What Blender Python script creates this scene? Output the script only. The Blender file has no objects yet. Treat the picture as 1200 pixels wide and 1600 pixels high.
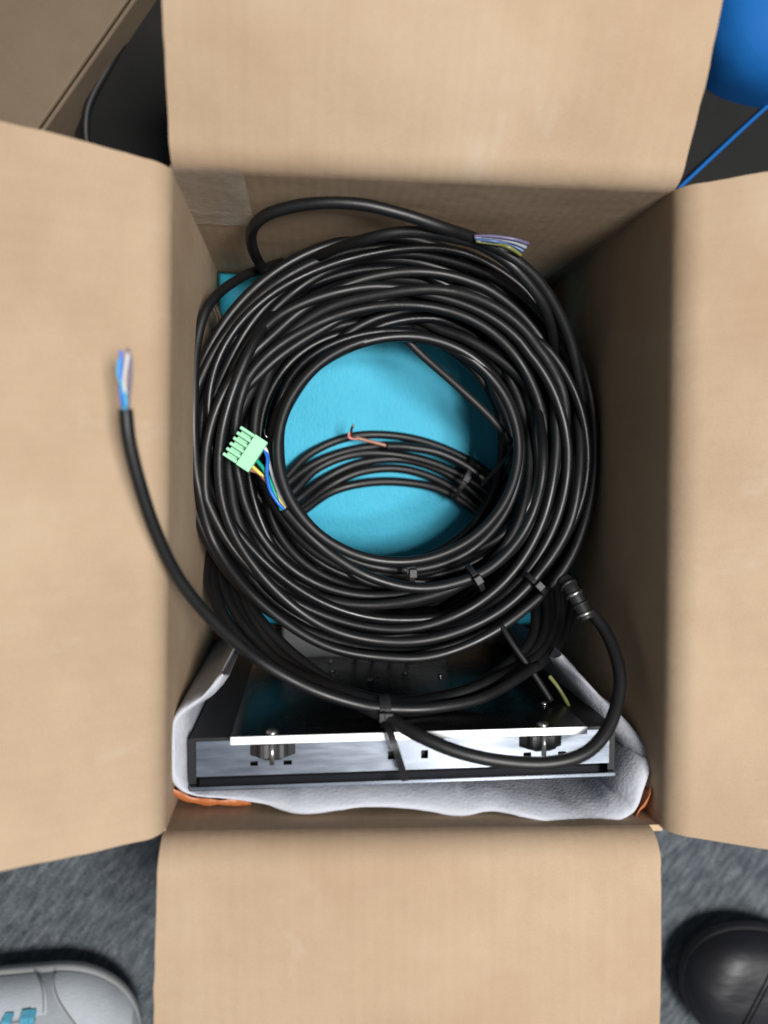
import bpy, bmesh, math, random
import numpy as np
from mathutils import Vector, Matrix, noise
random.seed(7); rng = np.random.default_rng(11)
S = bpy.context.scene
COL = S.collection

# ------------------------------------------------------------------ camera
K = 0.63                       # metres per working unit (box rim is 0.6 units below the lens)
H = 1.02 * K                   # lens height above the carpet
FPX = 1209.0                   # focal length in pixels of a 1200 px wide frame
cam = bpy.data.cameras.new('camera'); camo = bpy.data.objects.new('camera', cam); COL.objects.link(camo)
cam.sensor_fit = 'VERTICAL'; cam.sensor_height = 36.0; cam.sensor_width = 27.0
cam.lens = 36.0 * FPX / 1600.0
cam.clip_start = 0.02; cam.clip_end = 60
nad = Vector(((483-600)/FPX, -(750-800)/FPX, -1)).normalized()
ROT = nad.rotation_difference(Vector((0, 0, -1)))
camo.location = (0, 0, H); camo.rotation_mode = 'QUATERNION'; camo.rotation_quaternion = ROT
cam.dof.use_dof = True; cam.dof.focus_distance = 0.74*K; cam.dof.aperture_fstop = cam.lens/1000/0.0080
S.camera = camo
S.render.resolution_x = 768; S.render.resolution_y = 1024

# ------------------------------------------------------------------ light
w = bpy.data.worlds.new('World'); S.world = w; w.use_nodes = True
bg = w.node_tree.nodes['Background']; bg.inputs[0].default_value = (0.80, 0.90, 1.0, 1); bg.inputs[1].default_value = 0.21
def ceiling_panel(loc, sx, sy, power, col, target=None):
    l = bpy.data.lights.new('ceiling_panel_light', 'AREA'); l.shape = 'RECTANGLE'; l.size = sx; l.size_y = sy
    l.energy = power; l.color = col
    o = bpy.data.objects.new('ceiling_panel_light', l); COL.objects.link(o); o.location = loc
    return o
ceiling_panel((0.62, -0.12, 2.45), 0.62, 0.62, 88, (1.0, 0.975, 0.945))
ceiling_panel((0.60, -0.97, 2.45), 0.22, 0.36, 2.4, (1.0, 0.975, 0.94))
S.view_settings.view_transform = 'Standard'; S.view_settings.look = 'None'
S.view_settings.gamma = 1; S.view_settings.use_curve_mapping = False
S.view_settings.exposure = 0.15

# ------------------------------------------------------------------ helpers
def P(px, py, d):
    """world point at d units under the lens, seen at photo position px, py"""
    r = ROT @ Vector(((px-600)/FPX, -(py-800)/FPX, -1))
    r = r * (d*K / -r.z)
    return Vector((r.x, r.y, H + r.z))
def mm_at(d): return d*K/FPX          # metres per photo pixel at depth d

def tag(o, label=None, cat=None, group=None, kind=None):
    if label: o['label'] = label
    if cat: o['category'] = cat
    if group: o['group'] = group
    if kind: o['kind'] = kind
    return o
def empty(name, loc, label=None, cat=None, group=None):
    o = bpy.data.objects.new(name, None); COL.objects.link(o); o.location = loc
    o.empty_display_size = 0.02
    return tag(o, label, cat, group)
def mesh_obj(name, verts, faces, mat, parent=None, smooth=True, uvs=None, mats=None, fmi=None):
    me = bpy.data.meshes.new(name)
    off = Vector(parent_world(parent)) if parent else Vector((0, 0, 0))
    me.from_pydata([tuple(Vector(v)-off) for v in verts], [], faces)
    me.update()
    if uvs is not None:
        ul = me.uv_layers.new(name='UVMap')
        for lp in me.loops: ul.data[lp.index].uv = uvs[lp.vertex_index]
    for m in (mats or [mat]): me.materials.append(m)
    if fmi is not None:
        for p, i in zip(me.polygons, fmi): p.material_index = i
    if smooth:
        for p in me.polygons: p.use_smooth = True
    o = bpy.data.objects.new(name, me); COL.objects.link(o)
    if parent: o.parent = parent
    return o
def parent_world(p):
    v = Vector((0, 0, 0))
    while p is not None: v += p.location; p = p.parent
    return v
def from_bm(name, bm, mat, parent=None, smooth=False):
    me = bpy.data.meshes.new(name)
    off = Vector(parent_world(parent)) if parent else Vector((0, 0, 0))
    for v in bm.verts: v.co -= off
    bmesh.ops.recalc_face_normals(bm, faces=bm.faces)
    bm.to_mesh(me); bm.free(); me.materials.append(mat)
    if smooth:
        for p in me.polygons: p.use_smooth = True
    o = bpy.data.objects.new(name, me); COL.objects.link(o)
    if parent: o.parent = parent
    return o
def bevel(o, w, seg=2):
    m = o.modifiers.new('bevel', 'BEVEL'); m.width = w; m.segments = seg; m.limit_method = 'ANGLE'; m.angle_limit = math.radians(40)
    return o
def crisp(o):
    m = o.modifiers.new('crisp_edges', 'EDGE_SPLIT'); m.split_angle = math.radians(50); return o
def catmull(pts, n=14, closed=False):
    pts = [Vector(p) for p in pts]; out = []
    m = len(pts); rg = range(m if closed else m-1)
    for i in rg:
        p1, p2 = pts[i], pts[(i+1) % m]
        p0 = pts[i-1] if (closed or i > 0) else p1*2-p2
        p3 = pts[(i+2) % m] if (closed or i+2 < m) else p2*2-p1
        for k in range(n):
            t = k/n
            out.append(0.5*((2*p1)+(p2-p0)*t+(2*p0-5*p1+4*p2-p3)*t*t+(3*p1-p0-3*p2+p3)*t**3))
    if not closed: out.append(pts[-1])
    return out
def frames(pts, closed=False):
    n = len(pts); T = []
    for i in range(n):
        a = pts[i-1] if (closed or i > 0) else pts[i]
        b = pts[(i+1) % n] if (closed or i < n-1) else pts[i]
        T.append((b-a).normalized())
    up = Vector((0, 0, 1))
    if abs(T[0].dot(up)) > 0.9: up = Vector((1, 0, 0))
    N = [(up - T[0]*up.dot(T[0])).normalized()]
    for i in range(1, n):
        v = N[-1] - T[i]*N[-1].dot(T[i]); N.append(v.normalized())
    if closed:  # spread the twist so that the ends meet
        v = N[-1] - T[0]*N[-1].dot(T[0]); v.normalize()
        ang = math.atan2(T[0].dot(v.cross(N[0])), v.dot(N[0]))
        for i in range(n): N[i] = Matrix.Rotation(ang*i/n, 3, T[i]) @ N[i]
    return T, N
def tube(name, pts, r, mat, parent=None, closed=False, sides=12, cap=True):
    pts = [Vector(p) for p in pts]
    T, N = frames(pts, closed); n = len(pts); V = []; F = []
    for i in range(n):
        B = T[i].cross(N[i]); rr = r[i] if hasattr(r, '__len__') else r
        for k in range(sides):
            a = 2*math.pi*k/sides
            V.append(pts[i] + (N[i]*math.cos(a) + B*math.sin(a))*rr)
    for i in range(n if closed else n-1):
        j = (i+1) % n
        for k in range(sides):
            k2 = (k+1) % sides
            F.append((i*sides+k, i*sides+k2, j*sides+k2, j*sides+k))
    if cap and not closed:
        F.append(tuple(range(sides-1, -1, -1))); F.append(tuple((n-1)*sides+k for k in range(sides)))
    return mesh_obj(name, V, F, mat, parent)
def ribbon(name, pts, width, thick, mat, parent=None, side=Vector((1, 0, 0))):
    """flat strap; side = direction of its width"""
    pts = [Vector(p) for p in pts]; T, _ = frames(pts); V = []; F = []
    for p, t in zip(pts, T):
        s = (side - t*side.dot(t)).normalized(); nn = t.cross(s)
        for a, b in ((-1, -1), (1, -1), (1, 1), (-1, 1)):
            V.append(p + s*a*width/2 + nn*b*thick/2)
    n = len(pts)
    for i in range(n-1):
        for k in range(4):
            k2 = (k+1) % 4
            F.append((i*4+k, i*4+k2, i*4+4+k2, i*4+4+k))
    F.append((3, 2, 1, 0)); F.append(tuple((n-1)*4+k for k in range(4)))
    return mesh_obj(name, V, F, mat, parent, smooth=False)
def box(name, c, ax, ay, az, sx, sy, sz, mat, parent=None, bev=0):
    c = Vector(c); V = []
    for k in (-1, 1):
        for j in (-1, 1):
            for i in (-1, 1):
                V.append(c + ax*i*sx/2 + ay*j*sy/2 + az*k*sz/2)
    F = [(0, 2, 3, 1), (4, 5, 7, 6), (0, 1, 5, 4), (2, 6, 7, 3), (0, 4, 6, 2), (1, 3, 7, 5)]
    if ax.cross(ay).dot(az) < 0: F = [f[::-1] for f in F]
    o = mesh_obj(name, V, F, mat, parent, smooth=False)
    if bev: bevel(o, bev)
    return o
X, Y, Z = Vector((1, 0, 0)), Vector((0, 1, 0)), Vector((0, 0, 1))

# ------------------------------------------------------------------ materials
def mat(name, col, rough=0.5, metal=0.0, spec=0.5):
    m = bpy.data.materials.new(name); m.use_nodes = True
    b = m.node_tree.nodes['Principled BSDF']
    b.inputs['Base Color'].default_value = (*col, 1); b.inputs['Roughness'].default_value = rough
    b.inputs['Metallic'].default_value = metal; b.inputs['Specular IOR Level'].default_value = spec
    return m
def nd(m, t, **kw):
    n = m.node_tree.nodes.new(t)
    for k, v in kw.items(): setattr(n, k, v)
    return n
def link(m, a, b): m.node_tree.links.new(a, b)
def bsdf(m): return m.node_tree.nodes['Principled BSDF']
def noise_tex(m, scale, detail=4, rough=0.6, vec=None, sx=(1, 1, 1)):
    n = nd(m, 'ShaderNodeTexNoise'); n.inputs['Scale'].default_value = scale
    n.inputs['Detail'].default_value = detail; n.inputs['Roughness'].default_value = rough
    if vec is None: vec = nd(m, 'ShaderNodeTexCoord').outputs['Object']
    mp = nd(m, 'ShaderNodeMapping'); mp.inputs['Scale'].default_value = sx
    link(m, vec, mp.inputs['Vector']); link(m, mp.outputs[0], n.inputs['Vector'])
    return n
def ramp(m, fac, stops):
    r = nd(m, 'ShaderNodeValToRGB'); e = r.color_ramp.elements
    while len(e) < len(stops): e.new(0.5)
    for el, (p, c) in zip(e, stops): el.position = p; el.color = (*c, 1)
    link(m, fac, r.inputs[0]); return r
def bump(m, h, strength, dist, prev=None):
    b = nd(m, 'ShaderNodeBump'); b.inputs['Strength'].default_value = strength; b.inputs['Distance'].default_value = dist
    link(m, h, b.inputs['Height'])
    if prev: link(m, prev.outputs[0], b.inputs['Normal'])
    link(m, b.outputs[0], bsdf(m).inputs['Normal']); return b

def cardboard(name, tint=1.0):
    m = mat(name, (0.4, 0.3, 0.2), 0.85, 0, 0.25)
    uv = nd(m, 'ShaderNodeTexCoord').outputs['UV']
    n1 = noise_tex(m, 9, 5, 0.6, uv)
    streak = noise_tex(m, 170, 3, 0.6, uv, (1, 0.03, 1))       # paper fibres along the flutes
    speck = noise_tex(m, 900, 3, 0.7, uv)
    a = nd(m, 'ShaderNodeMath', operation='MULTIPLY_ADD'); link(m, streak.outputs[0], a.inputs[0]); a.inputs[1].default_value = 0.06
    b_ = nd(m, 'ShaderNodeMath', operation='MULTIPLY'); link(m, n1.outputs[0], b_.inputs[0]); b_.inputs[1].default_value = 0.50
    link(m, b_.outputs[0], a.inputs[2])
    c = nd(m, 'ShaderNodeMath', operation='MULTIPLY_ADD'); link(m, speck.outputs[0], c.inputs[0]); c.inputs[1].default_value = 0.22
    link(m, a.outputs[0], c.inputs[2])
    t = tint
    r = ramp(m, c.outputs[0], [(0.28, (0.375*t, 0.266*t, 0.173*t)), (0.42, (0.45*t, 0.332*t, 0.224*t)), (0.56, (0.50*t, 0.385*t, 0.268*t))])
    sc = noise_tex(m, 26, 6, 0.72, uv, (1, 0.45, 1)); sr = ramp(m, sc.outputs[0], [(0.60, (0, 0, 0)), (0.72, (0.5, 0.5, 0.5))])
    dk = noise_tex(m, 6, 5, 0.65, uv); dr_ = ramp(m, dk.outputs[0], [(0.35, (0.40, 0.40, 0.40)), (0.55, (0, 0, 0))])
    mx = nd(m, 'ShaderNodeMix', data_type='RGBA'); link(m, sr.outputs[0], mx.inputs[0]); link(m, r.outputs[0], mx.inputs[6]); mx.inputs[7].default_value = (0.50*t, 0.41*t, 0.32*t, 1)
    m2 = nd(m, 'ShaderNodeMix', data_type='RGBA'); link(m, dr_.outputs[0], m2.inputs[0]); link(m, mx.outputs[2], m2.inputs[6]); m2.inputs[7].default_value = (0.35*t, 0.235*t, 0.145*t, 1)
    link(m, m2.outputs[2], bsdf(m).inputs['Base Color'])
    wv = nd(m, 'ShaderNodeTexWave', wave_type='BANDS', bands_direction='X'); wv.inputs['Scale'].default_value = 48
    wv.inputs['Distortion'].default_value = 0.6; wv.inputs['Detail'].default_value = 1
    link(m, uv, wv.inputs['Vector'])
    p = bump(m, wv.outputs['Fac'], 0.15, 0.0005)
    p = bump(m, n1.outputs[0], 0.3, 0.006, p); p = bump(m, sc.outputs[0], 0.05, 0.0008, p)
    bump(m, speck.outputs[0], 0.25, 0.0003, p)
    return m
M = {}
M['card'] = cardboard('cardboard', 0.80)
M['card_shaded'] = cardboard('cardboard_shade_tinted', 0.33)  # low tint puts the shade over the neighbouring carton into its board colour
M['card_edge'] = mat('cardboard_edge', (0.40, 0.29, 0.18), 0.9)

m = M['pvc'] = mat('black_cable_jacket', (0.005, 0.0052, 0.006), 0.36, 0, 0.42)
n = noise_tex(m, 260, 3); bump(m, n.outputs[0], 0.10, 0.0006)
n2 = noise_tex(m, 28, 4); r = ramp(m, n2.outputs[0], [(0.35, (0.38,)*3), (0.7, (0.56,)*3)]); link(m, r.outputs[0], bsdf(m).inputs['Roughness'])
def jacket(name, lo, hi, spec, col):
    mm = mat(name, col, 0.4, 0, spec); n = noise_tex(mm, 260, 3); bump(mm, n.outputs[0], 0.14, 0.0008)
    n2 = noise_tex(mm, 34, 5, 0.7); r = ramp(mm, n2.outputs[0], [(0.35, (lo,)*3), (0.68, (hi,)*3)]); link(mm, r.outputs[0], bsdf(mm).inputs['Roughness']); return mm
JACKETS = [M['pvc'], jacket('black_cable_jacket_dull', 0.46, 0.68, 0.30, (0.006, 0.006, 0.0065)), jacket('black_cable_jacket_worn', 0.40, 0.62, 0.36, (0.004, 0.0042, 0.005)), jacket('black_cable_jacket_sleek', 0.30, 0.46, 0.36, (0.004, 0.0042, 0.0055))]
M['tie'] = mat('black_nylon', (0.010, 0.010, 0.011), 0.5, 0, 0.35)
n = noise_tex(M['tie'], 500, 2); bump(M['tie'], n.outputs[0], 0.15, 0.0003)
m = M['cyan'] = mat('cyan_sheet', (0.02, 0.40, 0.62), 0.55, 0, 0.4)
n = noise_tex(m, 700, 3, 0.7, None, (1, 0.35, 1)); n2 = noise_tex(m, 14, 4)
r = ramp(m, n2.outputs[0], [(0.3, (0.020, 0.33, 0.49)), (0.7, (0.032, 0.38, 0.55))]); link(m, r.outputs[0], bsdf(m).inputs['Base Color'])
p = bump(m, n.outputs[0], 0.8, 0.0008); n3 = noise_tex(m, 60, 4, 0.6, None, (1, 0.3, 1)); p = bump(m, n3.outputs[0], 0.25, 0.002, p); bump(m, n2.outputs[0], 0.4, 0.005, p)
m = M['foam'] = mat('white_foam', (0.40, 0.415, 0.46), 0.8, 0, 0.3)
bsdf(m).inputs['Subsurface Weight'].default_value = 0.3; bsdf(m).inputs['Subsurface Radius'].default_value = (0.004, 0.004, 0.005)
bsdf(m).inputs['Subsurface Scale'].default_value = 1.0
vo = nd(m, 'ShaderNodeTexVoronoi'); vo.inputs['Scale'].default_value = 520; link(m, nd(m, 'ShaderNodeTexCoord').outputs['Object'], vo.inputs['Vector'])
n = noise_tex(m, 90, 4); p = bump(m, vo.outputs['Distance'], 0.3, 0.0006); bump(m, n.outputs[0], 0.2, 0.002, p)
m = M['steel'] = mat('galvanised_steel', (0.32, 0.355, 0.42), 0.3, 1.0)
n = noise_tex(m, 40, 4, 0.6, None, (1, 6, 1)); r = ramp(m, n.outputs[0], [(0.3, (0.20,)*3), (0.75, (0.27,)*3)]); link(m, r.outputs[0], bsdf(m).inputs['Roughness'])
bump(m, n.outputs[0], 0.02, 0.0006)
m = M['alu'] = mat('bright_aluminium_edge', (0.86, 0.87, 0.88), 0.38, 0.35)
n = noise_tex(m, 300, 3, 0.6, None, (0.1, 4, 4)); bump(m, n.outputs[0], 0.15, 0.0004)
m = M['gloss'] = mat('black_glossy_panel', (0.005, 0.0055, 0.006), 0.2, 0, 0.32)
n = noise_tex(m, 30, 5, 0.7); r = ramp(m, n.outputs[0], [(0.35, (0.18,)*3), (0.75, (0.36,)*3)]); link(m, r.outputs[0], bsdf(m).inputs['Roughness'])
M['blackmetal'] = mat('black_painted_metal', (0.006, 0.006, 0.007), 0.5, 0, 0.25)
n = noise_tex(M['blackmetal'], 900, 2); bump(M['blackmetal'], n.outputs[0], 0.2, 0.0003)
M['knob'] = mat('black_rubber_knob', (0.014, 0.014, 0.015), 0.45)
n = noise_tex(M['knob'], 700, 3); bump(M['knob'], n.outputs[0], 0.2, 0.0003)
M['grey'] = mat('dark_grey_plastic', (0.075, 0.08, 0.085), 0.5)
n = noise_tex(M['grey'], 800, 3); bump(M['grey'], n.outputs[0], 0.2, 0.0003)
M['screw'] = mat('zinc_screw', (0.50, 0.50, 0.49), 0.3, 1.0)
n = noise_tex(M['screw'], 500, 2); bump(M['screw'], n.outputs[0], 0.1, 0.0003)
m = M['green'] = mat('pale_green_plastic', (0.26, 0.58, 0.36), 0.5)
bsdf(m).inputs['Subsurface Weight'].default_value = 0.15; bsdf(m).inputs['Subsurface Radius'].default_value = (0.001, 0.002, 0.001)
n = noise_tex(m, 600, 3); bump(m, n.outputs[0], 0.1, 0.0003)
def wire_mat(name, col):
    mm = mat(name, col, 0.4); n = noise_tex(mm, 600, 2); bump(mm, n.outputs[0], 0.1, 0.0003); return mm
M['w_blue'] = wire_mat('blue_wire', (0.01, 0.13, 0.55)); M['w_green'] = wire_mat('green_wire', (0.0, 0.30, 0.20))
M['w_yellow'] = wire_mat('yellow_wire', (0.60, 0.50, 0.10)); M['w_brown'] = wire_mat('brown_wire', (0.30, 0.13, 0.08))
M['w_grey'] = wire_mat('grey_wire', (0.22, 0.24, 0.28)); M['w_navy'] = wire_mat('dark_blue_wire', (0.05, 0.09, 0.20)); M['w_olive'] = wire_mat('green_yellow_wire', (0.16, 0.17, 0.05)); M['w_white'] = wire_mat('white_wire', (0.50, 0.49, 0.48)); M['w_violet'] = wire_mat('violet_wire', (0.10, 0.085, 0.16))
M['w_cyan'] = wire_mat('light_blue_wire', (0.05, 0.32, 0.50)); M['w_pink'] = wire_mat('pink_wire', (0.65, 0.25, 0.25))
M['copper'] = mat('copper_strand', (0.80, 0.42, 0.28), 0.3, 1.0); n = noise_tex(M['copper'], 900, 2); bump(M['copper'], n.outputs[0], 0.2, 0.0002)
m = M['orange'] = mat('orange_plastic', (0.33, 0.10, 0.028), 0.5)
n = noise_tex(m, 120, 4); bump(m, n.outputs[0], 0.5, 0.002)
# clear tape
m = M['tape'] = mat('clear_tape', (0.66, 0.58, 0.47), 0.18, 0, 0.6)
n = noise_tex(m, 45, 5, 0.7); r = ramp(m, n.outputs[0], [(0.35, (0.36,)*3), (0.75, (0.62,)*3)]); link(m, r.outputs[0], bsdf(m).inputs['Alpha'])
bump(m, n.outputs[0], 0.5, 0.002)
# carpet
m = M['carpet'] = mat('blue_grey_carpet', (0.05, 0.06, 0.07), 0.95, 0, 0.1)
tc = nd(m, 'ShaderNodeTexCoord').outputs['Object']
mp = nd(m, 'ShaderNodeMapping'); mp.inputs['Rotation'].default_value = (0, 0, math.radians(-52)); link(m, tc, mp.inputs[0])
s1 = noise_tex(m, 190, 4, 0.65, mp.outputs[0], (0.28, 1, 1)); s2 = noise_tex(m, 1000, 3, 0.75, mp.outputs[0], (0.45, 1, 1)); s3 = noise_tex(m, 7, 3, 0.5, tc)
a = nd(m, 'ShaderNodeMath', operation='MULTIPLY_ADD'); link(m, s1.outputs[0], a.inputs[0]); a.inputs[1].default_value = 0.48
b_ = nd(m, 'ShaderNodeMath', operation='MULTIPLY'); link(m, s2.outputs[0], b_.inputs[0]); b_.inputs[1].default_value = 0.52; link(m, b_.outputs[0], a.inputs[2])
r = ramp(m, a.outputs[0], [(0.36, (0.034, 0.042, 0.050)), (0.5, (0.100, 0.116, 0.132)), (0.64, (0.24, 0.26, 0.275))]); link(m, r.outputs[0], bsdf(m).inputs['Base Color'])
p = bump(m, s2.outputs[0], 0.9, 0.003); bump(m, s1.outputs[0], 0.6, 0.004, p)
# shoes, bags, tub
def fabric(name, col, rough=0.85, sc=900, st=0.4):
    mm = mat(name, col, rough, 0, 0.3); n = noise_tex(mm, sc, 3, 0.7); n2 = noise_tex(mm, 25, 4)
    r = ramp(mm, n2.outputs[0], [(0.3, tuple(c*0.85 for c in col)), (0.7, tuple(c*1.12 for c in col))]); link(mm, r.outputs[0], bsdf(mm).inputs['Base Color'])
    bump(mm, n.outputs[0], st, 0.0008); return mm
M['mesh_grey'] = fabric('grey_mesh_fabric', (0.25, 0.27, 0.29), 0.9, 420, 1.0)
M['suede'] = fabric('pale_grey_suede', (0.36, 0.39, 0.42), 0.95, 600, 0.8)
M['sole'] = fabric('grey_rubber_sole', (0.24, 0.245, 0.25), 0.6, 500, 0.2)
M['lace'] = fabric('cyan_lace', (0.09, 0.34, 0.48), 0.85, 1000, 0.9)
m = M['leather'] = mat('black_leather', (0.008, 0.008, 0.011), 0.48, 0, 0.4)
n = noise_tex(m, 240, 4, 0.7); p = bump(m, n.outputs[0], 0.12, 0.0008); n = noise_tex(m, 30, 2, 0.5, None, (1, 2.5, 1)); bump(m, n.outputs[0], 0.12, 0.010, p)
M['blackfabric'] = fabric('black_fabric', (0.008, 0.0078, 0.0075), 0.85, 800, 0.5)
M['bluetub'] = mat('blue_plastic', (0.003, 0.10, 0.34), 0.75, 0, 0.25); n = noise_tex(M['bluetub'], 300, 3); bump(M['bluetub'], n.outputs[0], 0.15, 0.0006)

# ------------------------------------------------------------------ carpet
g = 3.0
co = mesh_obj('carpet', [(-g, -g, 0), (g, -g, 0), (g, g, 0), (-g, g, 0)], [(0, 1, 2, 3)], M['carpet'], smooth=False)
tag(co, 'blue-grey flecked carpet under the open carton', None, None, 'structure')

# ------------------------------------------------------------------ cardboard box
RIM = 0.6; zr = H - RIM*K; T_ = 0.0034
TL, TR, BR, BL = P(255, 240, RIM), P(1076, 277, RIM), P(1058, 1316, RIM), P(243, 1328, RIM)
bx = empty('cardboard_box', ((TL.x+BR.x)/2, (TL.y+BR.y)/2, 0), 'large open brown cardboard box with all four flaps folded out', 'box')
ctr = (TL+TR+BR+BL)/4
R_ = 0.014
def panel(name, rows, parent, seedv, amp, u0=0.0, v0=0.0, fold_last=False):
    """sheet of board: rows = list of (pA, pB) edge points along the profile; solidified"""
    n = 36; V = []; U = []; F = []; vlen = v0
    tot = v0+sum((((rows[i][0]+rows[i][1])-(rows[i-1][0]+rows[i-1][1]))/2).length for i in range(1, len(rows)))
    for ri, (pa, pb) in enumerate(rows):
        if ri: vlen += (((pa+pb)-(rows[ri-1][0]+rows[ri-1][1]))/2).length
        for i in range(n+1):
            t = i/n; p = pa.lerp(pb, t)
            nz = noise.noise(Vector((t*3+seedv, vlen*9, seedv*1.7)))*amp + noise.noise(Vector((t*9+seedv, vlen*22, 4.1)))*amp*0.25
            e = min(1, ((tot-vlen) if fold_last else (vlen-v0))/0.05); nz *= e*e*(3-2*e)
            if not fold_last:                                   # ragged cut edges
                dr = (pb-pa).normalized(); ej = noise.noise(Vector((vlen*70, seedv, t*2)))*0.0006+noise.noise(Vector((vlen*300, seedv, t*2)))*0.0004
                if t < 0.03 or t > 0.97: p = p + dr*ej*e
            V.append(p + Vector((nz*0.5, nz*0.5, nz))); U.append((u0+t*(pb-pa).length + seedv*0.37, vlen+seedv*0.21))
    m1 = n+1
    for ri in range(len(rows)-1):
        for i in range(n):
            F.append((ri*m1+i, ri*m1+i+1, (ri+1)*m1+i+1, (ri+1)*m1+i))
    o = mesh_obj(name, V, F, M['card'], parent, uvs=U, mats=[M['card'], M['card_edge']])
    s = o.modifiers.new('thickness', 'SOLIDIFY'); s.thickness = T_; s.offset = 0; s.material_offset_rim = 1; crisp(o)
    return o
def side(c0, c1, far0, far1, seedv, f0=None, f1=None, sag=0.0, inset=0.0):
    """wall from the floor up to the fold, flap from the fold to its far edge"""
    along = (c1-c0).normalized(); out = Vector((along.y, -along.x, 0))
    if out.dot((c0+c1)/2-ctr) < 0: out = -out
    hz = zr - R_*1.2
    w0, w1 = Vector((c0.x, c0.y, 0)), Vector((c1.x, c1.y, 0))
    rows = [(w0+Z*h, w1+Z*h) for h in np.linspace(0.006, hz, 16)]
    bul = 0.0022
    panel('wall', rows, bx, seedv, 0.0016, 0.0, 0.0, True)
    f0 = f0 or c0; f1 = f1 or c1
    # bend: from vertical to the direction of the flap
    tgt = ((far0+far1)/2 - (f0+f1)/2); rise = math.atan2(tgt.z - (zr-(f0.z)), Vector((tgt.x, tgt.y, 0)).length)
    rows = []
    b0 = w0 + along*(f0-c0).dot(along); b1 = w0 + along*(f1-c0).dot(along); b0.z = b1.z = hz
    ang_end = math.pi/2 - rise
    for k in range(11):
        a = ang_end*k/10
        off = out*(R_*(1-math.cos(a))) + Z*(R_*math.sin(a))
        rows.append((b0+off, b1+off))
    e0, e1 = rows[-1]
    for k in range(1, 15):
        t = k/14
        q0 = e0.lerp(far0, t); q1 = e1.lerp(far1, t)
        sg = Z*sag*math.sin(t*math.pi)
        rows.append((q0+sg, q1+sg))
    panel('flap', rows, bx, seedv, 0.0030, (f0-c0).dot(along), hz-0.006)
side(TL, TR, P(250, -170, .545), P(1160, -170, .545), 1.3, P(262, 240, RIM), P(1074, 277, RIM), 0.004)
side(BR, BL, P(1016, 1740, .615), P(242, 1740, .615), 2.9, P(1036, 1318, RIM), P(246, 1328, RIM), 0.005)
side(BL, TL, P(-160, 1386, .555), P(-160, 160, .555), 4.2, P(243, 1318, RIM), P(254, 247, RIM), 0.003)
side(TR, BR, P(1480, 238, .565), P(1480, 1365, .565), 6.1, P(1076, 283, RIM), P(1060, 1312, RIM), 0.003)
# bottom board
c4 = [TL, TR, BR, BL]
mesh_obj('base', [(p.x, p.y, 0.004) for p in c4]+[(p.x, p.y, 0.008) for p in c4], [(0, 1, 2, 3), (7, 6, 5, 4), (0, 4, 5, 1), (1, 5, 6, 2), (2, 6, 7, 3), (3, 7, 4, 0)], M['card'], bx, smooth=False)
# clear tape on the back wall near its left corner
al = (TR-TL).normalized()
V = []; F = []; nU, nV = 10, 12
inn = Vector((al.y, -al.x, 0)); inn = inn if inn.dot(ctr-TL) > 0 else -inn
for j in range(nV+1):
    for i in range(nU+1):
        s = 0.002 + 0.034*i/nU; h = zr-0.006-0.085*j/nV
        p = TL + al*s; V.append(Vector((p.x, p.y, h)) + inn*(T_/2+0.0012+0.0006*noise.noise(Vector((i*.7, j*.7, 3)))))
for j in range(nV):
    for i in range(nU):
        a = j*(nU+1)+i; F.append((a, a+1, a+nU+2, a+nU+1))
tp = mesh_obj('tape', V, F, M['tape'], bx); tp['label'] = 'strip of clear packing tape on the inside of the back wall'

# ------------------------------------------------------------------ cyan sheet at the bottom
def padded(name, corners, thick, mat_, crown, nn=40):
    c = [Vector(p) for p in corners]; V = []; F = []
    for j in range(nn+1):
        for i in range(nn+1):
            u, v = i/nn, j/nn
            p = c[0].lerp(c[1], u).lerp(c[3].lerp(c[2], u), v)
            e = min(u, 1-u, v, 1-v); rd = min(1, e/0.05); dz = -thick*(1-math.sqrt(max(0, 1-(1-rd)**2)))
            V.append(p + Z*(dz + crown*math.sin(math.pi*u)*math.sin(math.pi*v) + 0.0022*noise.noise(Vector((u*4, v*4, 1.5)))))
    n = nn+1
    for j in range(nn):
        for i in range(nn):
            a = j*n+i; F.append((a, a+n, a+n+1, a+1))
    return mesh_obj(name, V, F, mat_)
cy = padded('blue_sheet', [P(332, 412, .885), P(872, 446, .885), P(860, 985, .925), P(340, 985, .925)], 0.02, M['cyan'], 0.006)
sd = cy.modifiers.new('thickness', 'SOLIDIFY'); sd.thickness = 0.004; sd.offset = -1
tag(cy, 'bright cyan blue sheet lying in the bottom of the box under the cables', 'sheet')

# ------------------------------------------------------------------ display chassis standing in the front of the box
dT = 0.655                                   # depth of the chassis top
pl, pr = P(306, 1150, dT), P(952, 1150, dT)
x0, x1 = pl.x, pr.x; yb = P(600, 1150, dT).y; yf = P(600, 1204, dT).y; yr0 = P(600, 1219, dT).y; yr1 = P(600, 1226, dT).y
zt = pl.z
ch = empty('display_chassis', ((x0+x1)/2, yb, 0.008), 'steel display chassis standing upright in white foam, black panel in front', 'chassis')
def cub(name, a0, a1, b0, b1, c0, c1, mt, parent, bev=0):
    return box(name, ((a0+a1)/2, (b0+b1)/2, (c0+c1)/2), X, Y, Z, abs(a1-a0), abs(b1-b0), abs(c1-c0), mt, parent, bev)
def px2x(px): return P(px, 1180, dT).x
def px2y(py): return P(600, py, dT).y
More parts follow.
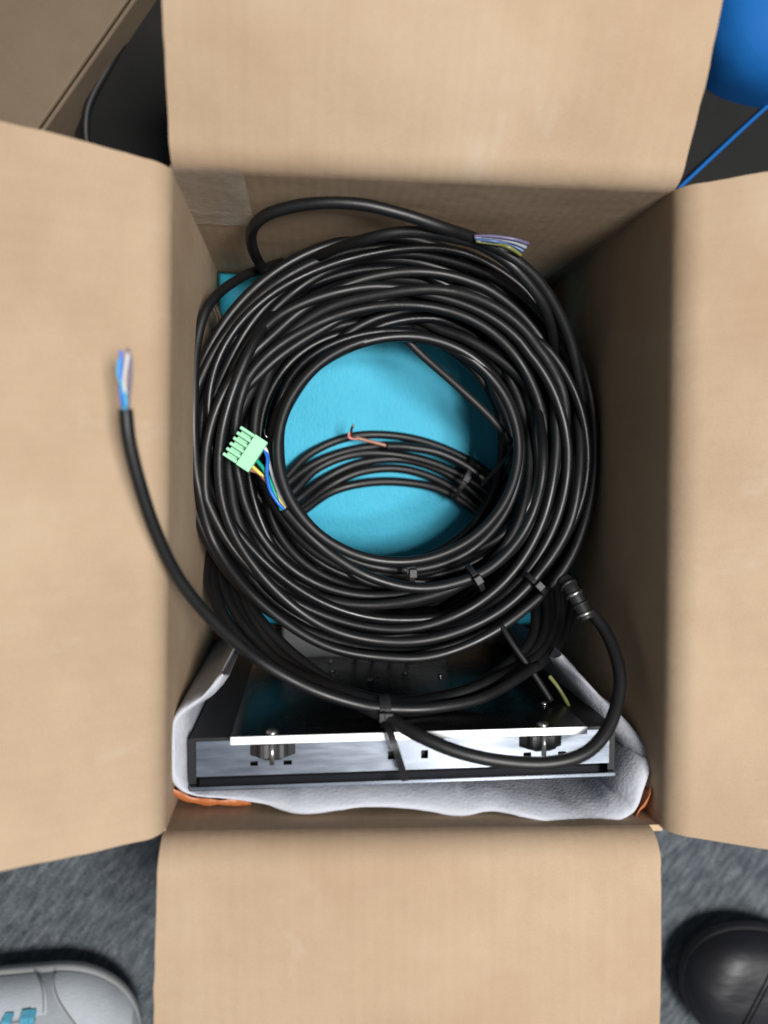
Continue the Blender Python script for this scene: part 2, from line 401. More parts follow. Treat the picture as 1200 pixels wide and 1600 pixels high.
# top flange with real slots
holes = [(606, 618, 1174, 1187), (658, 669, 1174, 1187), (391, 403, 1183, 1190), (443, 456, 1183, 1190), (818, 830, 1183, 1190), (872, 884, 1183, 1190)]
hr = [(px2x(a), px2x(b), px2y(d), px2y(c)) for a, b, c, d in holes]
xs = sorted({x0, x1} | {h[0] for h in hr} | {h[1] for h in hr}); ys = sorted({yf, yb} | {h[2] for h in hr} | {h[3] for h in hr})
bm = bmesh.new(); vv = {}
def gv(i, j):
    if (i, j) not in vv: vv[(i, j)] = bm.verts.new((xs[i], ys[j], zt))
    return vv[(i, j)]
for i in range(len(xs)-1):
    for j in range(len(ys)-1):
        cx, cy_ = (xs[i]+xs[i+1])/2, (ys[j]+ys[j+1])/2
        if any(h[0] < cx < h[1] and h[2] < cy_ < h[3] for h in hr): continue
        bm.faces.new((gv(i, j), gv(i+1, j), gv(i+1, j+1), gv(i, j+1)))
fl = from_bm('top_flange', bm, M['steel'], ch)
s = fl.modifiers.new('thickness', 'SOLIDIFY'); s.thickness = 0.0012; s.offset = -1
bd = cub('body', x0+0.001, x1-0.001, yf+0.0008, yb-0.0008, 0.008, zt-0.006, M['blackmetal'], ch)
cub('rear_wall', x0-0.003, x1+0.003, yb+0.0002, yb+0.0016, 0.008, zt-0.0004, M['blackmetal'], ch)
cub('bezel', x0-0.004, x1+0.004, yr1, yr0, 0.008, zt+0.0006, M['steel'], ch, 0.0006)
cub('groove_strip', x0, x1, yr0+0.0002, yf-0.0003, 0.008, zt-0.012, M['blackmetal'], ch)
for sx_ in (x0-0.0045, x1+0.0005): cub('side_wall', sx_, sx_+0.004, yr0+0.0003, yb, 0.008, zt-0.003, M['blackmetal'], ch)
# the glossy black panel with bright edge, bolted on at a distance
dP = 0.642
px0, px1 = P(360, 1150, dP).x, P(918, 1150, dP).x; py0, py1 = P(600, 1157, dP).y, P(600, 1145, dP).y; pzt = P(600, 1150, dP).z
pn = cub('front_panel', px0, px1, py0, py1, 0.02, pzt-0.0008, M['gloss'], ch)
ed = cub('panel_edge', px0, px1, py0, py1, pzt-0.0007, pzt, M['alu'], pn, 0.0002); ed['label'] = 'bright white upper edge of the black panel'
ymid = (py0+yb)/2
for kx in (425, 851):
    xk = P(kx, 1172, dP).x; zk = pzt-0.0085; yk0 = py0-0.0004; 
    # lobed knob, axis along y
    V = []; F = []; ns = 36; L = P(600, 1159, dP).y - P(600, 1188, dP).y
    for t, sc in ((0, 0.86), (0.08, 1), (0.8, 1), (1, 0.55)):
        for k in range(ns):
            a = 2*math.pi*k/ns; rr = (0.0108+0.0014*math.cos(6*a))*sc
            V.append((xk+rr*math.cos(a), yk0-L*t, zk+0.62*rr*math.sin(a)))
    for q in range(3):
        for k in range(ns): F.append((q*ns+k, q*ns+(k+1) % ns, (q+1)*ns+(k+1) % ns, (q+1)*ns+k))
    F.append(tuple(range(ns-1, -1, -1))); F.append(tuple(3*ns+k for k in range(ns)))
    kn = mesh_obj('knob', V, F, M['knob'], ch, smooth=False)
    tube('bolt', [(xk, py0-0.0002, zk+0.0072), (xk, yk0-L-0.001, zk+0.0072)], 0.0014, M['screw'], kn)
    tube('screw', [(xk, py1, pzt-0.0042), (xk, py1+0.0012, pzt-0.0042), (xk, py1+0.0022, pzt-0.0042)], [0.0034, 0.0032, 0.0016], M['screw'], ch, sides=16)
for (sx_, sy_) in ((459, 1024), (516, 1031), (519, 1046), (579, 1062), (633, 1052), (520, 1056), (688, 1058), (850, 1107)):
    d_ = dP*395/(sy_-750); p = P(sx_, sy_, d_); y_ = py1
    tube('screw', [(p.x, y_, p.z), (p.x, y_+0.001, p.z), (p.x, y_+0.002, p.z)], [0.0022, 0.002, 0.001], M['screw'], ch, sides=14)
# grey vented module at the foot of the panel
gm = empty('vented_module', P(560, 1000, .955), 'dark grey plastic module with slots at the foot of the black panel', 'module')
q0, q1 = P(440, 962, .93), P(700, 1040, .93)
mb = box('housing', ((q0.x+q1.x)/2, (q0.y+q1.y)/2, q0.z-0.02), X, Y, Z, q1.x-q0.x, abs(q0.y-q1.y), 0.04, M['grey'], gm, 0.002)
for sx_ in (555, 582, 610, 637):
    p = P(sx_, 1012, .93)
    box('rib', (p.x, p.y, q0.z+0.0012), (X+Y*0.25).normalized(), (Y-X*0.25).normalized(), Z, 0.0022, 0.012, 0.0024, M['blackmetal'], gm)

# ------------------------------------------------------------------ white foam round the chassis
fo = [(346, 1052, 0.678, 16), (318, 1082, 0.668, 20), (276, 1112, 0.658, 26), (262, 1145, 0.653, 30), (262, 1195, 0.653, 32), (270, 1230, 0.653, 28), (300, 1248, 0.658, 18),
      (350, 1252, 0.658, 20), (410, 1262, 0.653, 28), (470, 1280, 0.645, 44), (530, 1274, 0.645, 38), (580, 1267, 0.645, 32), (650, 1272, 0.645, 36), (720, 1283, 0.645, 44),
      (770, 1274, 0.645, 34), (820, 1284, 0.637, 32), (890, 1296, 0.637, 32), (950, 1295, 0.637, 34), (995, 1274, 0.637, 38), (1012, 1235, 0.637, 40), (1025, 1190, 0.651, 42), (1014, 1163, 0.658, 40), (975, 1120, 0.678, 34), (930, 1075, 0.708, 26), (880, 1022, 0.738, 22)]
pth = catmull([P(a, b, c) for a, b, c, _ in fo], 7); th = []
wd = [q[3] for q in fo]
for i in range(len(fo)-1):
    for k in range(7): th.append(wd[i]+(wd[i+1]-wd[i])*k/7)
th.append(wd[-1])
V = []; F = []; cc = (P(620, 1150, .64))
prof = [(0, -0.19), (0, -0.05), (0, -0.014), (0.03, -0.006), (0.12, -0.0018), (0.25, 0), (0.42, -0.0012), (0.62, -0.0045), (0.80, -0.010), (0.92, -0.017), (0.98, -0.06), (0.98, -0.19)]
npf = len(prof)
for i, p in enumerate(pth):
    a = pth[max(0, i-1)]; b = pth[min(len(pth)-1, i+1)]; t = (b-a); t.z = 0; t.normalize()
    inn = Vector((-t.y, t.x, 0))
    if i < 22 and inn.x < -0.2 and p.x < cc.x - 0.12: inn = inn
    if inn.dot(Vector((cc.x, cc.y, 0))-Vector((p.x, p.y, 0))) < 0: inn = -inn
    thk = th[i]*mm_at(.65)
    for (u, h) in prof:
        nz = noise.noise(p*60+Vector((u*2, h*30, 0)))*0.0012 + noise.noise(p*200+Vector((u*5, h*90, 2)))*0.0005
        q = p + inn*(u*thk) + Z*h + inn*nz + Z*nz*0.7
        q.z = max(q.z, 0.009)
        V.append(q)
for i in range(len(pth)-1):
    for k in range(npf-1):
        F.append((i*npf+k, i*npf+k+1, (i+1)*npf+k+1, (i+1)*npf+k))
F.append(tuple(range(npf))); F.append(tuple((len(pth)-1)*npf+k for k in range(npf-1, -1, -1)))
fm = mesh_obj('foam_wrap', V, F, M['foam'])
tag(fm, 'thick wavy white foam sheet wrapped around the chassis at the front of the box', 'foam')
# orange strips behind the foam
def orange(pts, label, hgt=0.03):
    pp = catmull([P(*q) for q in pts], 5); V = []; F = []
    for i, p in enumerate(pp):
        for k, h in enumerate((0.0, -0.0015, -0.006, -hgt)):
            V.append(p + Z*(h+0.0022*noise.noise(p*170)) + Vector((0, (0.0045 if k == 0 else (0.001 if k == 1 else 0))+0.0022*noise.noise(p*110+Vector((k, 0, 0))), 0)))
    for i in range(len(pp)-1):
        for k in range(3): F.append((i*4+k, i*4+k+1, i*4+5+k, i*4+4+k))
    o = mesh_obj('orange_film', V, F, M['orange']); s = o.modifiers.new('thickness', 'SOLIDIFY'); s.thickness = 0.0006
    return tag(o, label, 'film', 'orange film behind the foam')
orange([(264, 1240, .662), (287, 1256, .662), (320, 1262, .662), (360, 1261, .662), (392, 1263, .668)], 'crumpled orange film peeking out under the foam near the left flap')
orange([(996, 1282, .64), (1010, 1262, .64), (1018, 1240, .64)], 'small orange scrap of film at the right end of the foam')

# ------------------------------------------------------------------ big cable coil
dC = 0.79; u_ = mm_at(dC); CR = 0.0031
cen = P(622, 702, dC)
coil = empty('cable_coil', (cen.x, cen.y, 0.1), 'large thick coil of black cable with pale green connector, filling the box', 'cable')
NL, NA = 50, 120
Ri, Ro = 184*u_, 326*u_
th_ = np.linspace(0, 2*np.pi, NA, endpoint=False)
bu = np.zeros((NL, NA)); bv = np.zeros((NL, NA))
zc = cen.z - 0.012
hh = 0.030
for i in range(NL):
    while True:
        a, b = rng.uniform(-1, 1, 2)
        if a*a*0.8+b*b*0.8 < 1: break
    bu[i] = (Ri+Ro)/2 + a*(Ro-Ri)/2*0.92; bv[i] = b*hh
    for k in (1, 2, 3, 4):
        am = 0.0085/k**0.9
        bu[i] += am*rng.normal()*np.cos(k*th_+rng.uniform(0, 6.3))
        bv[i] += am*0.8*rng.normal()*np.cos(k*th_+rng.uniform(0, 6.3))
tu, tv = bu.copy(), bv.copy()
dmin = 2*CR*1.03
for it in range(160):
    du = bu[:, None, :]-bu[None, :, :]; dv = bv[:, None, :]-bv[None, :, :]
    ds = np.sqrt(du*du+dv*dv)+1e-9
    ov = np.clip(dmin-ds, 0, None)
    for k in range(NL): ov[k, k] = 0
    bu += 0.28*(ov*du/ds).sum(1); bv += 0.28*(ov*dv/ds).sum(1)
    bu += 0.3*np.clip(Ri-bu, 0, None) - 0.3*np.clip(bu-Ro, 0, None)
    bv += 0.3*np.clip(-hh*1.15-bv, 0, None) - 0.3*np.clip(bv-hh*1.1, 0, None)
    if it < 140:
        sm = 0.25
        bu = (1-sm)*bu+sm*0.5*(np.roll(bu, 1, 1)+np.roll(bu, -1, 1)); bv = (1-sm)*bv+sm*0.5*(np.roll(bv, 1, 1)+np.roll(bv, -1, 1))
for i in range(NL):
    pts = [Vector((cen.x+bu[i, k]*math.cos(th_[k]), cen.y+bu[i, k]*math.sin(th_[k]), zc+bv[i, k])) for k in range(NA)]
    tube('cable_loop', pts, CR*rng.uniform(0.95, 1.07), JACKETS[int(rng.integers(0, 4))], coil, closed=True, sides=10)

def cable(name, pts, parent, r=CR, m_='pvc', n=14, sides=12):
    return tube(name, catmull([P(*q) for q in pts], n), r, M[m_], parent, sides=sides)
# the strand that carries the connector
cable('cable_end', [(446, 797, .725), (478, 832, .722), (520, 868, .722), (575, 900, .722), (640, 918, .722), (700, 914, .722), (765, 888, .724), (815, 835, .73), (842, 770, .735), (848, 700, .745), (835, 620, .79), (810, 560, .84)], coil, CR*1.02)
cable('cable_loop', [(520, 430, .86), (455, 462, .80), (392, 545, .75), (346, 680, .745), (352, 800, .74), (410, 900, .735), (500, 975, .735), (600, 1002, .735), (700, 992, .735), (800, 940, .74), (880, 840, .745), (905, 740, .75), (900, 640, .77), (870, 540, .82), (820, 480, .87)], coil)
cable('cable_loop', [(440, 410, .86), (380, 432, .81), (328, 474, .77), (307, 540, .76), (303, 615, .755), (303, 690, .755), (310, 760, .755), (336, 850, .765), (400, 935, .75), (500, 1005, .742), (600, 1027, .74), (690, 1022, .74), (790, 975, .742), (880, 890, .755), (922, 780, .765), (928, 660, .77), (905, 560, .78), (860, 490, .83), (800, 440, .88)], coil)
# inner loops hugging the hole
inn1 = [(622+188*math.cos(a)*(1.0), 702+176*math.sin(a), .735+0.02*math.sin(a*1.0+2.4)) for a in np.linspace(0, 2*math.pi, 14, endpoint=False)]
tube('cable_loop', catmull([P(*q) for q in inn1], 10, True), CR, M['pvc'], coil, closed=True)
inn2 = [(618+196*math.cos(a), 708+182*math.sin(a)+6*math.sin(2*a), .76+0.015*math.sin(a+0.5)) for a in np.linspace(0, 2*math.pi, 14, endpoint=False)]
tube('cable_loop', catmull([P(*q) for q in inn2], 10, True), CR, M['pvc'], coil, closed=True)
# cable rising over the back of the coil, with its stripped end
cable('cable_end', [(460, 470, .80), (412, 420, .80), (394, 385, .745), (396, 355, .705), (425, 332, .685), (490, 318, .672), (560, 319, .668), (630, 335, .672), (690, 355, .68), (745, 374, .70), (800, 402, .705), (850, 450, .72), (890, 530, .745), (912, 630, .775)], coil, CR*1.08)
cable('cable_end', [(440, 440, .84), (500, 400, .77), (570, 374, .715), (640, 362, .70), (715, 373, .70), (760, 388, .708), (810, 425, .712), (856, 490, .735), (870, 570, .79), (860, 640, .85)], coil, CR*1.05)
wires = ['w_violet', 'w_grey', 'w_navy', 'w_olive']
for k, wm in enumerate(wires):
    o_ = k*5-6
    cable('wire', [(742+o_*0.2, 372+o_*0.5, .69), (772+o_*0.5, 374+o_*0.8, .686+.003*(k % 2)), (800-o_*0.4, 379+o_*0.9, .684+.004*(k % 3)), (826-k*4, 388+o_*1.2, .69+.002*k)], coil, 0.00105, wm, 8, 8)
# cable ties on the coil
def tie_band(c, tdir, rad, parent, wid=0.0032, ell=1.0):
    """nylon band round a bundle: c centre, tdir = direction of the cables"""
    t = tdir.normalized(); a = t.cross(Z).normalized(); b = a.cross(t); V = []; F = []; n = 28
    for k in range(n):
        an = 2*math.pi*k/n; d_ = a*math.cos(an)*ell+b*math.sin(an)
        for (rr, s) in ((rad, -1), (rad, 1), (rad+0.0011, 1), (rad+0.0011, -1)):
            V.append(c + d_*rr + t*s*wid/2)
    for k in range(n):
        for q in range(4):
            F.append((k*4+q, k*4+(q+1) % 4, ((k+1) % n)*4+(q+1) % 4, ((k+1) % n)*4+q))
    o = mesh_obj('cable_tie', V, F, M['tie'], parent, smooth=False)
    h = c + b*(rad+0.002)
    box('tie_head', h, t, a, b, 0.005, 0.0055, 0.0042, M['tie'], o, 0.0006)
    return o, h
tie_band(P(642, 893, .735), X, 0.0075, coil); tie_band(P(742, 903, .728), X+Y*0.6, 0.008, coil)
tie_band(P(835, 912, .745), X+Y*1.0, 0.009, coil)
tube('tie_tail', catmull([P(632, 528, .76), P(665, 560, .765), P(715, 604, .775), P(762, 648, .78), P(800, 692, .785)], 8), 0.0025, M['tie'], coil)
ribbon('tie_tail', catmull([P(812, 690, .77), P(785, 722, .80), P(752, 758, .835)], 6), 0.0022, 0.001, M['tie'], coil, side=(X-Y*0.9).normalized())
tube('tie_tail', catmull([P(782, 975, .74), P(800, 1005, .73), P(832, 1050, .72), P(862, 1096, .71)], 6), 0.0018, M['tie'], coil)
# silver ferrules at the left of the coil
tube('ferrule', catmull([P(334, 482, .80), P(340, 497, .795), P(343, 512, .79)], 6), 0.0016, M['screw'], coil)
tube('ferrule', catmull([P(339, 480, .80), P(345, 495, .795), P(348, 508, .79)], 6), 0.0012, M['screw'], coil)

# pale green pluggable connector
ga, gb = P(350, 712, .735), P(379, 668, .735)
uu = (gb-ga).normalized(); vv_ = Vector((uu.y, -uu.x, 0)); vv_ = vv_ if vv_.x > 0 else -vv_
up = (Z + uu*0.05).normalized()
Lg = (gb-ga).length; gc = (ga+gb)/2
tb = empty('terminal_block', gc - parent_world(coil) + Z*0.0); tb.parent = coil; tb['label'] = 'pale green screw terminal connector lying on the coil'
Wg = 46*mm_at(.735)
box('body', gc+vv_*Wg*0.74, uu, vv_, up, Lg*1.06, Wg*0.5, 0.0105, M['green'], tb, 0.0005)
box('ledge', gc+vv_*Wg*0.26-up*0.0026, uu, vv_, up, Lg*1.0, Wg*0.46, 0.004, M['green'], tb, 0.0004)
for k in range(6):
    t = (k/5-0.5)*0.92
    box('fin', gc+vv_*Wg*0.22+uu*Lg*t+up*0.0012, uu, vv_, up, Lg*0.105, Wg*0.54, 0.0075, M['green'], tb, 0.0006)
for wm, ps in (('w_blue', [(410, 697, .735), (418, 715, .731), (417, 740, .727), (422, 765, .724), (434, 785, .724), (444, 796, .726)]),
               ('w_green', [(398, 716, .735), (410, 730, .733), (420, 748, .731), (428, 768, .729), (440, 797, .728)]),
               ('w_yellow', [(389, 724, .735), (400, 734, .734), (414, 748, .734), (430, 772, .731), (447, 797, .726)]),
               ('w_brown', [(386, 733, .737), (404, 739, .735), (418, 755, .733), (431, 780, .731), (444, 799, .728)]),
               ('w_white', [(408, 694, .734), (416, 704, .733), (420, 722, .735), (430, 756, .735), (446, 794, .728)])):
    cable('wire', ps, coil, 0.00115, wm, 8, 8)
tube('drain_wire', catmull([P(413, 670, .735), P(414, 679, .732), P(418, 684, .732)], 5), 0.0004, M['screw'], coil, sides=6)

# ------------------------------------------------------------------ second, lower coil leaning on the panel
c2 = empty('cable_coil', P(620, 900, .93), 'smaller black cable coil lying on the blue sheet, tied against the black panel', 'cable')
base2 = [(452, 775, 0.870), (500, 735, 0.885), (560, 712, 0.890), (630, 710, 0.890), (700, 730, 0.885), (765, 775, 0.875), (825, 845, 0.845), (868, 930, 0.810), (850, 1015, 0.765), (760, 1080, 0.700), (680, 1106, 0.680), (605, 1112, 0.670), (520, 1086, 0.690), (430, 1030, 0.745), (368, 960, 0.780), (350, 890, 0.830), (378, 835, 0.850)]
offs = [(0, -1, 0), (4, -15, .002), (-2, 27, .002), (6, -29, .004), (-6, 41, .0), (2, 12, .004)]
for i, (ox, oy, od) in enumerate(offs):
    pts = []
    for k, (a, b, c) in enumerate(base2):
        fade = 0.42 if 9 <= k <= 12 else (0.7 if k in (8, 13) else 1)
        rad = Vector((a-620, b-905)).normalized(); s_ = -oy
        jj = 4*math.sin(k*1.3+i*2)
        if 9 <= k <= 12: jj = 0
        pts.append(P(a+rad.x*(s_*fade*0.8+jj) - (0), b+rad.y*(s_*fade+jj) - (12 if 9 <= k <= 12 else 0)*(s_ > 0), c + od*fade + (0.004*i if 9 <= k <= 12 else 0)))
    tube('cable_loop', catmull(pts, 10, True), CR*1.02, M['pvc'], c2, closed=True)
# its free end reaching up over the left flap
cable('cable_end', [(196, 640, .545), (202, 690, .55), (218, 755, .56), (243, 830, .575), (280, 905, .595), (335, 972, .62), (405, 1032, .645), (480, 1074, .655), (550, 1098, .658), (605, 1107, .658), (680, 1106, .662), (760, 1088, .68), (840, 1040, .72)], c2, CR*1.0)
for wm, ps in (('w_blue', [(194, 642, .545), (190, 620, .542), (188, 590, .54), (190, 560, .538), (188, 548, .537)]),
               ('w_white', [(197, 642, .545), (196, 618, .541), (194, 592, .538), (198, 566, .536), (200, 552, .536)]),
               ('w_violet', [(199, 642, .545), (200, 620, .542), (203, 595, .540), (204, 565, .539), (199, 545, .538)]),
               ('w_cyan', [(192, 644, .545), (197, 630, .540), (193, 610, .540), (185, 585, .540), (186, 560, .538)])):
    cable('wire', ps, c2, 0.0008, wm, 8, 8)
# the other end looping right over the chassis to a gland
cable('cable_end', [(560, 1100, .668), (612, 1126, .648), (660, 1152, .628), (720, 1176, .618), (790, 1190, .614), (860, 1192, .614), (915, 1176, .618), (950, 1138, .628), (967, 1085, .645), (966, 1040, .66), (948, 990, .68), (922, 955, .695)], c2, CR*1.18)
gp = [P(918, 968, .69), P(906, 945, .695), P(893, 922, .70), P(880, 905, .71)]
gl = tube('gland', catmull(gp, 6), CR*1.5, M['tie'], c2); gl['label'] = 'ribbed black end fitting of the cable'
gpp = catmull(gp, 6)
for q in (2, 6, 10, 14):
    tv_ = (gpp[q+1]-gpp[q]).normalized()
    tube('ring', [gpp[q]-tv_*0.0009, gpp[q]+tv_*0.0009], CR*1.72, M['screw'] if q in (2, 10) else M['tie'], gl, sides=18)
# stripped copper end lying on the blue sheet
cable('cable_end', [(604, 697, .862), (640, 699, .860), (690, 709, .860), (740, 736, .858), (790, 784, .858), (835, 850, .85), (860, 920, .82)], c2, CR)
cable('wire', [(606, 697, .862), (588, 692, .861), (572, 688, .859), (556, 684, .858)], c2, 0.0013, 'w_brown', 8, 8)
cable('copper_strand', [(558, 685, .858), (550, 682, .855), (549, 672, .85), (552, 664, .845)], c2, 0.0009, 'copper', 8, 8)
cable('copper_strand', [(558, 686, .858), (546, 684, .855), (545, 676, .852)], c2, 0.0008, 'w_pink', 8, 8)
# tie with long tail
tb1, hd = tie_band(P(604, 1112, .665), X, 0.0085, c2, 0.0034)
ribbon('tie_tail', catmull([P(604, 1128, .645), P(610, 1145, .628), P(618, 1170, .622), P(626, 1195, .628), P(633, 1219, .64)], 6), 0.0036, 0.0011, M['tie'], c2, side=X)
tie_band(P(596, 1112, .665), X, 0.0082, c2, 0.003)
tie_band(P(722, 748, .875), X-Y*0.5, 0.0135, c2, 0.003, 1.2)
# earth wire beside the panel
ew = tube('earth_wire', catmull([P(858, 1056, .72), P(872, 1074, .715), P(884, 1094, .715), P(892, 1112, .73)], 8), 0.0012, M['w_olive'])
tag(ew, 'short olive yellow wire hanging beside the right end of the black panel', 'wire')

# ------------------------------------------------------------------ shoes
def shoe(name, tip, direction, length, width, height, mats, label, lace=False, toe_len=0.22):
    root = empty(name, (tip.x, tip.y, 0), label, 'shoe')
    f = Vector((direction[0], direction[1], 0)).normalized(); sd = Vector((-f.y, f.x, 0))
    ns, nc = 40, 32
    def wid(s):   # half width along the length, s=0 toe .. 1 heel
        toe = math.sqrt(max(0, 1-(1-min(s/toe_len, 1))**2.2))
        heel = math.sqrt(max(0, 1-(max(0, (s-0.9)/0.1))**2))
        return width/2*toe*heel*(1-0.28*max(0, min(1, (s-0.35)/0.35)))+1e-4
    def hgt(s):
        toe = math.sqrt(max(0, 1-(1-min(s/0.10, 1))**2))
        return height*toe*(0.52+0.10*min(1, s/0.2)+0.62*max(0, min(1, (s-0.24)/0.45))**1.3)
    def up_pt(s, a, g=0.0):
        wv, hv = wid(s)*0.955, hgt(s)
        ca, sa = math.cos(a), math.sin(a)
        yy = math.copysign(abs(ca)**0.72, ca)*(wv+g); zz = (abs(sa)**0.8)*(hv+g)
        return tip - f*(s*length) + sd*yy + Z*(0.0105 + zz)
    V = []; F = []
    ss = [(i/ns)**1.8 for i in range(ns+1)]
    for s in ss:
        for k in range(nc+1):
            V.append(up_pt(s, math.pi*k/nc))
    for i in range(ns):
        for k in range(nc):
            if ss[i] > 0.62 and 10 <= k < nc-10 and ss[i] < 0.95: continue     # ankle opening
            a = i*(nc+1)+k; F.append((a, a+1, a+nc+2, a+nc+1))
    o = mesh_obj('upper', V, F, mats[0], root)
    # sole
    V = []; F = []
    lev = [(0.0, 0.96), (0.004, 1.0), (0.009, 1.008), (0.0125, 1.0), (0.013, 0.93)]
    ring = []
    for s in ss: ring.append((s, 1))
    for s in reversed(ss): ring.append((s, -1))
    for (z, k) in lev:
        for (s, sg) in ring:
            c = tip - f*(length*0.5); p = tip - f*(s*length) + sd*sg*wid(s)
            q = c + (p-c)*1.0
            q = q + (sd*sg*(k-1)*width*0.5) + f*((k-1)*width*0.5 if s < 0.2 else 0)*(1-s/0.2 if s < 0.2 else 0)
            V.append(q + Z*z)
    nr = len(ring)
    for l in range(len(lev)-1):
        for i in range(nr):
            j = (i+1) % nr; F.append((l*nr+i, l*nr+j, (l+1)*nr+j, (l+1)*nr+i))
    F.append(tuple(range(nr-1, -1, -1)))
    mesh_obj('sole', V, F, mats[1], root)
    def patch(nm, region, g, mt):
        V = []; F = []; n1, n2 = 30, 30
        for i in range(n1+1):
            for k in range(n2+1):
                s, a = region(i/n1, k/n2); V.append(up_pt(s, a, g))
        for i in range(n1):
            for k in range(n2):
                q = i*(n2+1)+k; F.append((q, q+1, q+n2+2, q+n2+1))
        ob = mesh_obj(nm, V, F, mt, root); so = ob.modifiers.new('thickness', 'SOLIDIFY'); so.thickness = 0.0016; so.offset = 1; crisp(ob)
        return ob
    if lace:
        patch('toe_cap', lambda u, v: (0.012+u*(0.085+0.11*abs(v-0.5)*2+0.02*math.sin(v*9)), math.pi*(0.02+0.96*v)), 0.0006, mats[2])
        for sg in (0, 1):
            patch('side_overlay', lambda u, v, sg=sg: (0.20+0.38*u+0.05*(1-v)**2, (math.pi*(0.02+0.27*v) if sg == 0 else math.pi*(0.98-0.27*v))), 0.0008, mats[2])
        for sg in (0, 1):
            for o_ in (0.0,):
                pts = [up_pt(0.207+o_+0.05*(1-v)**2, (math.pi*(0.02+0.27*v) if sg == 0 else math.pi*(0.98-0.27*v)), 0.0026) for v in np.linspace(0.02, 0.98, 24)]
                tube('stitching', pts, 0.0005, mats[1], root, sides=6)
        pts = [up_pt(0.012+0.97*(0.085+0.11*abs(v-0.5)*2+0.02*math.sin(v*9)), math.pi*(0.02+0.96*v), 0.0024) for v in np.linspace(0.02, 0.98, 50)]
        tube('stitching', pts, 0.0005, mats[1], root, sides=6)
        patch('tongue', lambda u, v: (0.225+0.38*u, math.pi*(0.31+0.38*v)), 0.0012, mats[0])
        for i in range(6):
            s0 = 0.235+i*0.052
            for dd in (0, 1):
                a0, a1 = (0.26, 0.74) if dd == 0 else (0.74, 0.26)
                pts = [up_pt(s0+0.030*t*(1 if i else 0.2)+0.006*dd, math.pi*(a0+(a1-a0)*t), 0.0012+0.0050*math.sin(math.pi*t)**0.5+0.001*dd) for t in np.linspace(0, 1, 12)]
                ribbon('lace', pts, 0.0062, 0.0022, mats[3], root, side=f)
    else:
        for o_ in (0.0, 0.012):
          pts = [up_pt(0.21+o_-0.05*math.sin(t*math.pi), math.pi*(0.03+0.94*t), 0.0004) for t in np.linspace(0, 1, 30)]
          tube('toe_seam', pts, 0.0016, mats[0], root, sides=8)
        for q in range(5):
            pts = [up_pt(0.29+0.022*q+0.012*math.sin(t*5+q), math.pi*(0.15+0.05*q % 0.1+0.6*t), 0.0002) for t in np.linspace(0, 1, 30)]
            tube('crease', pts, [0.0024*math.sin(math.pi*t)+0.0002 for t in np.linspace(0, 1, 30)], mats[0], root, sides=8)
    return root
shoe('sneaker', P(224, 1592, .985), (1.0, 0.03), 0.30, 0.112, 0.058, [M['mesh_grey'], M['sole'], M['suede'], M['lace']], 'grey running shoe with cyan laces on the carpet, lower left', True)
shoe('leather_shoe', P(1066, 1482, .985), (-0.88, 0.47), 0.30, 0.112, 0.050, [M['leather'], M['leather']], 'shiny black leather shoe on the carpet, lower right', False, 0.30)

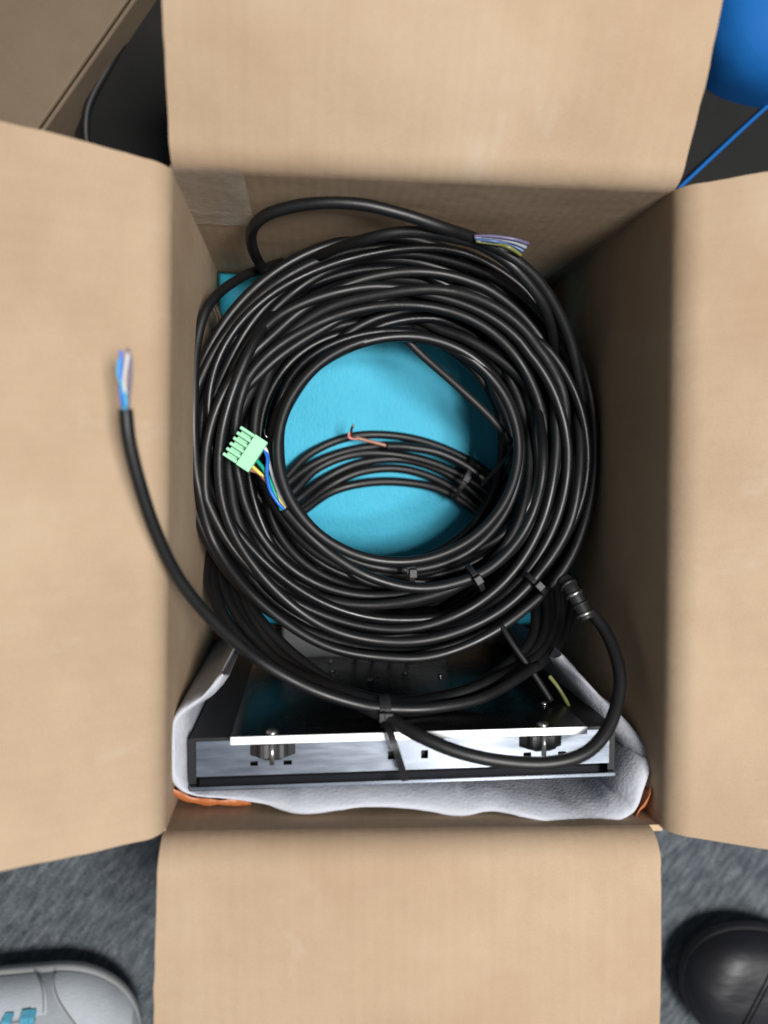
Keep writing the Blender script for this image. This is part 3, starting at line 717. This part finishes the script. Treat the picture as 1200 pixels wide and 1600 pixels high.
# ------------------------------------------------------------------ things behind the box
# neighbouring carton, upper left
def carton():
    root = empty('cardboard_box', P(-60, 60, 1.0), 'shadowed brown closed carton behind the left flap, upper left corner', 'box')
    a = P(205, 0, .88); b = P(65, 200, .88); al = (b-a).normalized(); ou = Vector((-al.y, al.x, 0)); ou = ou if ou.x > 0 else -ou
    Lb, Wb, zt_ = 0.34, 0.26, a.z
    a = a - al*0.12
    def slab(nm, o, ux, uy, sx, sy, t=0.004):
        nrm = ux.cross(uy).normalized(); V = []
        for dz in (0, t):
            for (i, j) in ((0, 0), (1, 0), (1, 1), (0, 1)): V.append(o+ux*sx*i+uy*sy*j-nrm*dz)
        U = [(0, 0), (sx, 0), (sx, sy), (0, sy)]*2
        return bevel(mesh_obj(nm, V, [(0, 1, 2, 3), (7, 6, 5, 4), (0, 4, 5, 1), (1, 5, 6, 2), (2, 6, 7, 3), (3, 7, 4, 0)], M['card_shaded'], root, smooth=False, uvs=U), 0.0015)
    slab('flap', a, al, -ou, Lb, Wb/2-0.001); slab('flap', a-ou*(Wb/2+0.001), al, -ou, Lb, Wb/2-0.001)
    z_ = zt_-0.0045
    slab('wall', Vector((a.x, a.y, z_)), al, -Z, Lb, z_-0.002); slab('wall', Vector((a.x, a.y, z_))-ou*(Wb-0.004), al, -Z, Lb, z_-0.002)
    slab('wall', Vector((a.x, a.y, z_))-ou*0.0045, -ou, -Z, Wb-0.0135, z_-0.002); slab('wall', Vector((a.x, a.y, z_))-ou*0.0045+al*(Lb-0.0045), -ou, -Z, Wb-0.0135, z_-0.002)
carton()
def lump(name, c, sx, sy, sz, m_, seedv, parent=None, rough=1.0):
    bm = bmesh.new(); bmesh.ops.create_icosphere(bm, subdivisions=5, radius=1)
    for v in bm.verts:
        p = v.co.copy(); e = 0.55
        q = Vector((math.copysign(abs(p.x)**e, p.x), math.copysign(abs(p.y)**e, p.y), math.copysign(abs(p.z)**e, p.z)))
        nz = 1+rough*0.06*noise.noise(p*2.2+Vector((seedv, 0, 0)))+rough*0.025*noise.noise(p*6+Vector((0, seedv, 0)))
        v.co = Vector(c)+Vector((q.x*sx, q.y*sy, q.z*sz))*nz
        v.co.z = max(v.co.z, 0.003)
    return from_bm(name, bm, M[m_], parent, True)
b1 = empty('fabric_bag', P(235, 90, 1.0), 'dark black fabric bag behind the box, between the two cartons', 'bag')
cb = P(290, 90, .97)
lump('body', (cb.x, cb.y, 0.028), 0.085, 0.13, 0.032, 'blackfabric', 2.0, b1)
tube('piping', catmull([P(240, -30, .925), P(206, 40, .925), P(172, 100, .925), P(140, 160, .925), P(134, 205, .93), P(140, 245, .94)], 8), 0.003, M['tie'], b1)
b2 = empty('fabric_case', P(1180, 200, 1.0), 'flat black fabric case with thin blue piping behind the right flap', 'bag')
cb = P(1200, 250, .93)
lump('body', (cb.x+0.05, cb.y-0.03, 0.03), 0.15, 0.13, 0.035, 'blackfabric', 5.0, b2, 0.4)
tube('piping', catmull([P(1060, 295, .918), P(1095, 262, .912), P(1140, 220, .912), P(1200, 165, .912), P(1260, 112, .918)], 8), 0.0014, M['bluetub'], b2)
# blue rounded cushion, upper right
cb = P(1285, -30, .90)
bc = lump('seat_cushion', (cb.x, cb.y, 0.062), 0.10, 0.092, 0.062, 'bluetub', 9.0, None, 0.12)
tag(bc, 'smooth bright blue rounded cushion behind the box, upper right corner', 'cushion')
